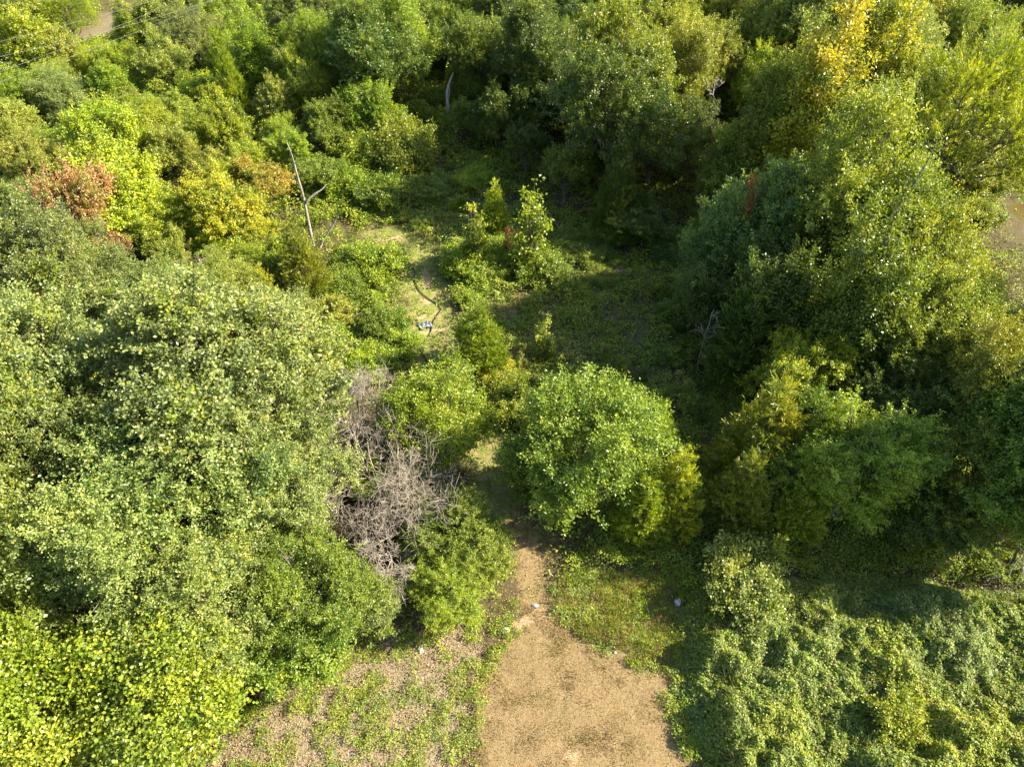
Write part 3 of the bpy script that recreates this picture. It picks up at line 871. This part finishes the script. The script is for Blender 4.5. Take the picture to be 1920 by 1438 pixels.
bare_bush('dim bare twiggy bush in the dark hollow behind the clearing', 955, 260, 2.0, 2.0, 9, 36, M_TWIG, 3, 1.6)

def log(label, a, b, r, seed, mat=None, branches=3):
    rng = np.random.default_rng(seed); A, B = at(*a, .18), at(*b, .18); loc = A.copy(); loc[2] = 0
    root = thing('fallen_log', label, 'log', tuple(loc), 'fallen dead trunks')
    tb = Tubes(); p = wiggle(rng, A - loc, B - loc, 7, .06); tb.add(p, np.linspace(r, r * .5, 7), 8); tb.build('trunk', mat or M_DEAD, root)
    br = Tubes()
    for k in range(branches):
        i = rng.integers(2, 7); e = unit(p[-1] - p[0])
        twigs(rng, br, p[i], e + rng.normal(0, .5, 3) + (0, 0, .4), rng.uniform(.7, 1.6), r * .4, 1, .2, 2)
    br.build('branches', mat or M_DEAD, root)
log('pale grey fallen log lying in the shade beyond the shrubs', (1028, 400), (1062, 444), .14, 41)
log('long thin fallen pole lying across the shaded clearing', (1062, 497), (1195, 514), .08, 42)
log('second thin fallen pole crossing the shaded clearing just under the long one', (1120, 508), (1228, 520), .07, 43)
log('short dark branch lying on the grass beside the round green shrub', (738, 655), (748, 690), .06, 44, None, 1)

# ------------------------------------------------------------------ hose, litter, stones
hp = [(757, 462), (760, 478), (766, 492), (779, 510), (777, 527), (786, 546), (803, 560), (820, 570), (828, 579), (818, 592), (810, 606), (808, 622), (797, 638), (791, 652), (793, 664), (801, 676)]
hz = np.array([at(x, y, .07) for x, y in hp]); hz[:, 2] = zg(hz[:, 0], hz[:, 1]) + .07
loc = hz[0].copy()
tb = Tubes(); tb.add(smooth_line(smooth_line(hz - loc, 4), 2), np.full((len(hp) - 1) * 8 + 1, .038), 8)
ho = tb.build('hose', M_HOSE); ho.location = loc
tag(ho, 'thick black hose snaking along the grassy path past the grey sheet', 'hose')

def crumple(name, label, cat, px, py, sx, sy, sz, mat, seed, group=None, sub=4, amt=.55, rot=0):
    sx, sy, sz = sx * .75, sy * .75, sz * .7
    """a crumpled bag or rough stone: a closed lumpy body resting on the ground"""
    import bmesh
    rng = np.random.default_rng(seed); bm = bmesh.new(); bmesh.ops.create_icosphere(bm, subdivisions=sub, radius=1)
    k = rng.normal(0, 1.6, (7, 3)); ph = rng.uniform(0, 6, 7)
    for v in bm.verts:
        c = np.array(v.co); s = 1 + amt * sum(abs(math.sin(float(k[i] @ c) * 1.5 + ph[i])) - .5 for i in range(7)) / 2.2
        c = c * s * (sx, sy, sz); c[2] = max(c[2], -sz * .5); v.co = c
    b = at(px, py, 0); me = bpy.data.meshes.new(name); bm.to_mesh(me); bm.free(); me.materials.append(mat)
    o = bpy.data.objects.new(name, me); COL.objects.link(o)
    o.location = (b[0], b[1], float(zg(b[0], b[1])) + sz * .45); o.rotation_euler = (0, 0, rot)
    return tag(o, label, cat, group)
crumple('plastic_bag', 'bright white crumpled plastic bag on the bare soil streak by the path', 'litter', 950, 1182, .20, .17, .13, M_PLASTIC, 1, 'crumpled plastic litter')
crumple('plastic_bag', 'torn white plastic bag caught at the edge of the brambles', 'litter', 1270, 1129, .18, .24, .16, M_PLASTIC, 2, 'crumpled plastic litter')
crumple('plastic_bag', 'greyish plastic bag lying in the weeds below the silvery trees', 'litter', 789, 1218, .14, .18, .12, plain('dull_plastic', (.42, .44, .42), (.62, .63, .6), 9, .5), 3, 'crumpled plastic litter')
crumple('rock', 'pale flat rock where the path enters the dirt clearing', 'rock', 1004, 1136, .22, .15, .10, M_STONE, 4, 'loose pale rocks', 3, .25)
crumple('rock', 'grey rock beside the yellow grass tuft, the larger of two', 'rock', 1141, 1215, .16, .12, .09, M_STONE, 5, 'loose pale rocks', 3, .25)
crumple('rock', 'grey rock beside the yellow grass tuft, the smaller of two', 'rock', 1153, 1224, .11, .09, .07, M_STONE, 6, 'loose pale rocks', 3, .25)
crumple('rock', 'small pale rock on the grass beside the upper hose', 'rock', 793, 536, .16, .13, .10, M_STONE, 7, 'loose pale rocks', 3, .25)
st = Tubes(); A = at(1028, 1070, .05); B = at(1036, 1079, .05); st.add(wiggle(np.random.default_rng(3), A, B, 4, .01), np.full(4, .022), 6)
so_ = st.build('stick', M_PLASTIC); tag(so_, 'short whitish stick lying on the shaded path', 'stick')
def sheet(name, label, px, py, sx, sy, seed, mat, rot=0, lift=.18):
    n = 26; u = np.linspace(-1, 1, n); U, V = np.meshgrid(u, u, indexing='ij'); U, V = U.ravel(), V.ravel()
    edge = 1 + .22 * (fbm(U * 2 + seed, V * 2, 3) - .5)
    z = lift * np.abs(fbm(U * 2.2 + seed * 3, V * 2.2 + 8, 4) - .42) * 2.2 + .03
    v = np.stack((U * sx * edge, V * sy * edge, z), 1)
    I, J = np.meshgrid(np.arange(n - 1), np.arange(n - 1), indexing='ij'); q = (I * n + J).ravel()
    f = np.stack((q, q + n, q + n + 1, q + 1), 1)
    o = link_mesh(name, v, f, mat); m = o.modifiers.new('thickness', 'SOLIDIFY'); m.thickness = .012
    b = at(px, py, 0); o.location = (b[0], b[1], float(zg(b[0], b[1])) + .02); o.rotation_euler = (0, 0, rot)
    return tag(o, label, 'litter')
sheet('plastic_sheet', 'crumpled grey-blue plastic sheet lying on the path across the black hose', 798, 611, .44, .36, 2, M_SHEET, .5).location.z += .07
sheet('scrap_sheet', 'white scrap sheet showing between the far bushes, nearest the short forked white branch', 155, 142, .8, .55, 4, M_PLASTIC, .3, .5).location.z += 1.6
sheet('scrap_sheet', 'white scrap sheet lying beside the slanting pale pole among far bushes', 249, 106, .8, .5, 5, M_PLASTIC, .1, .5).location.z += 1.6
for q in [o for o in bpy.data.objects if o.name.startswith('scrap_sheet')]: q['group'] = 'white scrap among the far bushes'

# ------------------------------------------------------------------ power lines crossing beyond the bushes
M_POLE = bark('pole_wood', (.12, .09, .06), (.25, .20, .15))
for i, (a, b, z, lb) in enumerate([((0, 72), (262, 0), 9.0, 'thin power line sagging over the far bushes, farthest from the wood'),
                                   ((0, 130), (311, 3), 8.0, 'thin power line over the far bushes, between the outer wires'),
                                   ((268, 33), (362, 3), 8.6, 'upper of the two close power lines nearest the wood'),
                                   ((0, 150), (380, 2), 7.6, 'lower of the two close power lines nearest the wood')]):
    A, B = at(*a, z), at(*b, z); e = unit(B - A); L0, L1 = A - e * 22, B + e * 30
    t = np.linspace(0, 1, 24)[:, None]; p = L0 * (1 - t) + L1 * t; p[:, 2] += 1.6 * ((2 * t[:, 0] - 1) ** 2) - .5
    w = Tubes(); w.add(p - L0, np.full(24, .012), 6); o = w.build('power_line', M_WIRE); o.location = L0
    tag(o, lb, 'cable', 'overhead power lines')

# ------------------------------------------------------------------ ground cover nobody could count
crng = np.random.default_rng(77)
def sample(bounds, n):
    return crng.uniform(bounds[0], bounds[1], n), crng.uniform(bounds[2], bounds[3], n)
def in_view(x, y, m=60):
    q = pix(np.stack((x, y, np.zeros_like(x)), 1))
    return (q[:, 0] > -m) & (q[:, 0] < 1920 + m) & (q[:, 1] < 1438 + m * 2) & (q[:, 1] > -m)
def pick(cols, n, w=None):
    return np.array([COLS[c] if isinstance(c, str) else c for c in cols])[crng.choice(len(cols), n, p=w)]
def vary(c, amt=.18):
    return np.clip(c * (1 + crng.normal(0, amt, (len(c), 1))) * (1 + crng.normal(0, amt * .5, c.shape)), .005, .8)
def patches(x, y, palette, scale):
    """one colour per patch of plants, from slow noise"""
    n = fbm(x * scale + 3, y * scale + 50, 4); n = (n - n.min()) / (np.ptp(n) + 1e-6) + crng.normal(0, .06, len(x))
    i = np.clip((sstep(.12, .88, n) * len(palette)).astype(int), 0, len(palette) - 1)
    return np.array([COLS[c] if isinstance(c, str) else c for c in palette])[i]

def leaves_on(name, x, y, hump, palette, pscale, L, W, kindname, clump=7, spread=.14):
    n = len(x)
    c = vary(patches(x, y, palette, pscale), .15)
    x = np.repeat(x, clump) + crng.normal(0, spread, n * clump); y = np.repeat(y, clump) + crng.normal(0, spread, n * clump); c = np.repeat(c, clump, 0)
    h = hump(x, y); m = n * clump
    z = zg(x, y) + h * (1 - .75 * crng.random(m) ** 2.2) + crng.normal(0, .04, m)
    e = .15; gx_ = (hump(x + e, y) - h) / e; gy_ = (hump(x, y + e) - h) / e
    N = np.stack((-gx_, -gy_, np.ones(m)), 1) + crng.normal(0, .5, (m, 3)); T = crng.normal(size=(m, 3)) * (1, 1, .4)
    sz = crng.uniform(.65, 1.3, m)
    if callable(L): L = L(y); W = L * W
    v, f = leaf_quads(np.stack((x, y, np.maximum(z, zg(x, y) + .03)), 1), T, N, L * sz, W * sz)
    tint = np.clip(crng.normal(0, .33, m), -1, .9); tint[crng.random(m) < .01] = 1
    return tag(link_mesh(name, v, f, M_COVER, tint=tint, col=vary(c, .10)), kind='stuff')

def hump_low(x, y):
    return .12 + .95 * sstep(.42, .78, fbm(x * .55 + 9, y * .55, 3)) + .35 * vnoise(x * 1.9, y * 1.9)
def hump_bram(x, y):
    edge = sstep(.1, -1.6, sdist(x, y, BRAM))
    return edge * (.4 + .9 * sstep(.3, .75, fbm(x * .5 + 31, y * .5, 3)) + .45 * vnoise(x * 1.6 + 7, y * 1.6) + .25 * vnoise(x * 4, y * 4)) + .05
def ledge(poly, x, y): return sdist(x, y, poly)

# brambles
x, y = sample((3, 28, 9, 27), 85000)
ok = (ledge(BRAM, x, y) + (fbm(x, y, 3) - .5) * 1.4 < -.05) & in_view(x, y, 250)
x, y = x[ok], y[ok]
leaves_on('brambles', x, y, hump_bram, ['pale', 'grey', 'bright', 'pale', 'grey', 'mid', 'pale', 'olive', 'grey', 'pale', 'ygreen', 'tan'], .33, .115, .08, 'brambles', 8, .11)
# creepers and weeds of the clearing
b = CLEAR.min(0), CLEAR.max(0)
x, y = sample((b[0][0] - 3, b[1][0] + 4, b[0][1] - 3, b[1][1] + 3), 70000)
dp = ldist(x, y, PATH)
ok = (ledge(CLEAR, x, y) + (fbm(x * .7, y * .7, 3) - .5) * 3 < .3) & (crng.random(len(x)) < .12 * sstep(26, 32, y) + .88 * sstep(.8 + .7 * sstep(30, 36, y), 2.4, dp + (fbm(x, y, 2) - .5) * 1.6)) & (crng.random(len(x)) < .15 + sstep(.36, .56, fbm(x * .8 + 4, y * .8, 3)))
leaves_on('creepers', x[ok], y[ok], hump_low, ['tan', 'olive', 'mid', 'bright', 'mid', 'bright', 'tan', 'olive', 'mid', 'ygreen'], .28, .15, .11, 'creepers')
# undergrowth of the wood
x, y = (np.concatenate(q) for q in zip(sample((-75, 70, 12, 130), 260000), sample((3, 36, 14, 48), 60000), sample((-60, 0, 55, 120), 60000)))
ok = in_view(x, y, 80) & (ledge(CLEAR, x, y) > 0) & (ledge(BARE, x, y) > .6) & (ledge(STRAW, x, y) > .6) & (ledge(DRYG, x, y) > .3) & (ledge(BRAM, x, y) > .2) & (ldist(x, y, PATH) > 1.6) & (ledge(POND, x, y) > 1) & (ledge(FIELD, x, y) > .5)
ok &= crng.random(len(x)) < .35 + .65 * sstep(4, 7, x) * sstep(46, 40, y) + sstep(.4, .6, fbm(x * .4, y * .4, 3))
def hump_wood(x, y):
    return hump_low(x, y) * (1 + 1.5 * sstep(2, -8, x) * sstep(42, 58, y))
leaves_on('undergrowth', x[ok], y[ok], hump_wood, ['mid', 'bright', 'olive', 'mid', 'bright', 'ygreen', 'tan', 'mid'], .3, lambda q: np.clip(.10 + (q - 20) * .0016, .11, .22), .68, 'undergrowth', 7, .2)
# weeds on the straw ground and round the dirt
x, y = sample((-14, 12, 8, 26), 44000)
nz = fbm(x * 1.5 + 70, y * 1.5, 4); ds, db, dd = ledge(STRAW, x, y), ledge(BARE, x, y), ledge(DRYG, x, y)
edge_w = np.exp(-((db - .25) / .5) ** 2) * .55
ok = in_view(x, y, 200) & ((ds < .4) | (dd < .3) | (np.abs(db - .2) < 1)) & (db > -.55) & (ldist(x, y, PATH) > .7 + .6 * vnoise(x * 3, y * 3)) & (crng.random(len(x)) < sstep(.40, .55, nz + edge_w * .09) * .95)
leaves_on('weeds', x[ok], y[ok], lambda a, b_: .06 + .30 * vnoise(a * 2.2, b_ * 2.2), ['bright', 'ygreen', 'mid', 'grey', 'bright', 'tan'], .7, .10, .045, 'weeds', 6, .10)

def blades(name, x, y, h, cols, w=.014, lean=.5):
    n = len(x); T = np.stack((crng.normal(0, lean, n), crng.normal(0, lean, n), np.ones(n)), 1)
    hh = h * crng.uniform(.5, 1.3, n); P = np.stack((x, y, zg(x, y)), 1) + unit(T) * (hh * .46)[:, None]
    v, f = leaf_quads(P, T, crng.normal(size=(n, 3)) * (1, 1, .2), hh, w, .05)
    return tag(link_mesh(name, v, f, M_BLADE, tint=np.clip(crng.normal(0, .35, n), -1, .9), col=vary(cols, .15)), kind='stuff')
TANB, PALEB, GRN = (.27, .20, .09), (.36, .28, .14), (.15, .18, .03)
# long yellowing grass above the dirt, then tufts on path and clearing
x, y = sample((2, 12, 14, 26), 60000)
ok = (ledge(DRYG, x, y) + (fbm(x * 1.2, y * 1.2, 3) - .5) * 1.6 < .15) & (fbm(x * 1.5 + 8, y * 1.5, 3) > .40)
x, y = x[ok], y[ok]
blades('long_grass', x, y, .34 * (.5 + vnoise(x * 1.3, y * 1.3)), patches(x, y, [TANB, 'olive', GRN, 'ygreen', PALEB, 'bright', TANB], .9), .022, .55)
x, y = sample((b[0][0] - 2, b[1][0] + 2, 12, b[1][1] + 2), 150000)
dp = ldist(x, y, PATH)
ok = ((dp < 2.6) | (ledge(CLEAR, x, y) < 0)) & (fbm(x * 1.1 + 8, y * 1.1, 3) > .46) & in_view(x, y)
x, y = x[ok], y[ok]
blades('grass', x, y, .20 * (.5 + vnoise(x * 1.3, y * 1.3)), patches(x, y, [TANB, 'olive', 'bright', 'ygreen', GRN, 'bright', PALEB, 'mid'], .6), .024, .6)
# mown stubble on the dirt
x, y = sample((-4, 10, 8, 23), 150000)
ok = (ledge(BARE, x, y) + (fbm(x, y, 2) - .5) * 2 < .5) & (crng.random(len(x)) < .35 + .5 * sstep(.40, .62, fbm(x * 1.3 + 2, y * 1.3, 4)))
x, y = x[ok], y[ok]
blades('stubble', x, y, .07 + .10 * sstep(.5, .75, fbm(x * 1.1 + 30, y * 1.1, 3)), patches(x, y, [(.24, .18, .09), (.17, .15, .05), PALEB, TANB, (.21, .18, .07), TANB, (.16, .16, .045), TANB], .9), .018, .8)
# dry stems standing in the brambles
x, y = sample((3, 28, 9, 27), 16000)
ok = (ledge(BRAM, x, y) < -.4) & (fbm(x * .8 + 60, y * .8, 3) > .5)
x, y = x[ok], y[ok]
bl = blades('dry_stems', x, y, .55 * (.6 + vnoise(x * 2, y * 2)), vary(pick([PALEB, TANB, 'tan', 'olive'], len(x))), .022, .7)
vz = np.empty(len(bl.data.vertices) * 3, np.float32); bl.data.vertices.foreach_get('co', vz); vz = vz.reshape(-1, 3)
vz[:, 2] += np.repeat(hump_bram(x, y) * .75, 4); bl.data.vertices.foreach_set('co', vz.ravel())
# dry leaves lying on the straw ground and under the trees
x, y = sample((-15, 8, 8, 30), 90000)
ds = ledge(STRAW, x, y)
ok = in_view(x, y, 100) & (ledge(BARE, x, y) > 0) & (ledge(BRAM, x, y) > 0) & (crng.random(len(x)) < np.where(ds < .2, .9, .12))
x, y = x[ok], y[ok]; n = len(x)
v, f = leaf_quads(np.stack((x, y, zg(x, y) + .02 + .03 * crng.random(n)), 1), crng.normal(size=(n, 3)) * (1, 1, .2), np.array((0, 0, 1.)) + crng.normal(0, .35, (n, 3)), crng.uniform(.05, .11, n), crng.uniform(.03, .07, n), .2)
tag(link_mesh('leaf_litter', v, f, M_BLADE, tint=np.clip(crng.normal(0, .3, n), -1, .9), col=vary(pick([PALEB, TANB, (.40, .33, .23), (.20, .12, .06), (.36, .27, .17), (.12, .085, .05)], n), .2)), kind='stuff')

# ------------------------------------------------------------------ a label of its own for every plant that has none yet
MARKS = [('the forked dead trunk', 570, 380), ('the lone grey snag', 840, 195), ('the bare grey tangle', 720, 900), ('the big round path tree', 1100, 850),
         ('the small cedar by the hose', 895, 640), ('the taller reddish tree', 130, 430), ('the pond', 1910, 410), ('the golden spires', 1580, 150),
         ('the power lines', 250, 30), ('the white bare sapling', 1335, 220), ('the grey fallen log', 1045, 422), ('the grey sheet on the path', 798, 611),
         ('the rust-coloured sprays', 1405, 470), ('the spiry bramble shrub', 1452, 1060), ('the gap in the silvery oaks', 130, 640), ('the bright upright far tree', 465, 85)]
WHERE = ['right of', 'above and right of', 'above', 'above and left of', 'left of', 'below and left of', 'below', 'below and right of']
ORD = ['nearest', 'second nearest', 'third nearest', 'fourth nearest', 'fifth nearest', 'sixth nearest', 'seventh nearest', 'eighth nearest', 'ninth nearest', 'tenth nearest', 'eleventh nearest', 'twelfth nearest']
buckets = {}
for q in PLANTS:
    px, py = q['px']
    if not (-60 < px < 1980 and -60 < py < 1500):
        continue
    if q['label']: continue
    m = min(MARKS, key=lambda m: math.hypot(m[1] - px, m[2] - py))
    a = math.atan2(m[2] - py, px - m[1]); k = int(round(a / (math.pi / 4))) % 8
    buckets.setdefault((q['colw'], q['word'], WHERE[k], m[0]), []).append((math.hypot(m[1] - px, m[2] - py), q))
for (cw, wd, wh, mk), l in buckets.items():
    l.sort(key=lambda t: t[0])
    for i, (d, q) in enumerate(l):
        q['root']['label'] = f'{cw} {wd} {wh} {mk}' + ('' if len(l) == 1 else f', {ORD[i]}')
for i, q in enumerate([q for q in PLANTS if not q['root'].get('label')]):
    q['root']['label'] = f"{q['colw']} {q['word']} standing just outside the view"
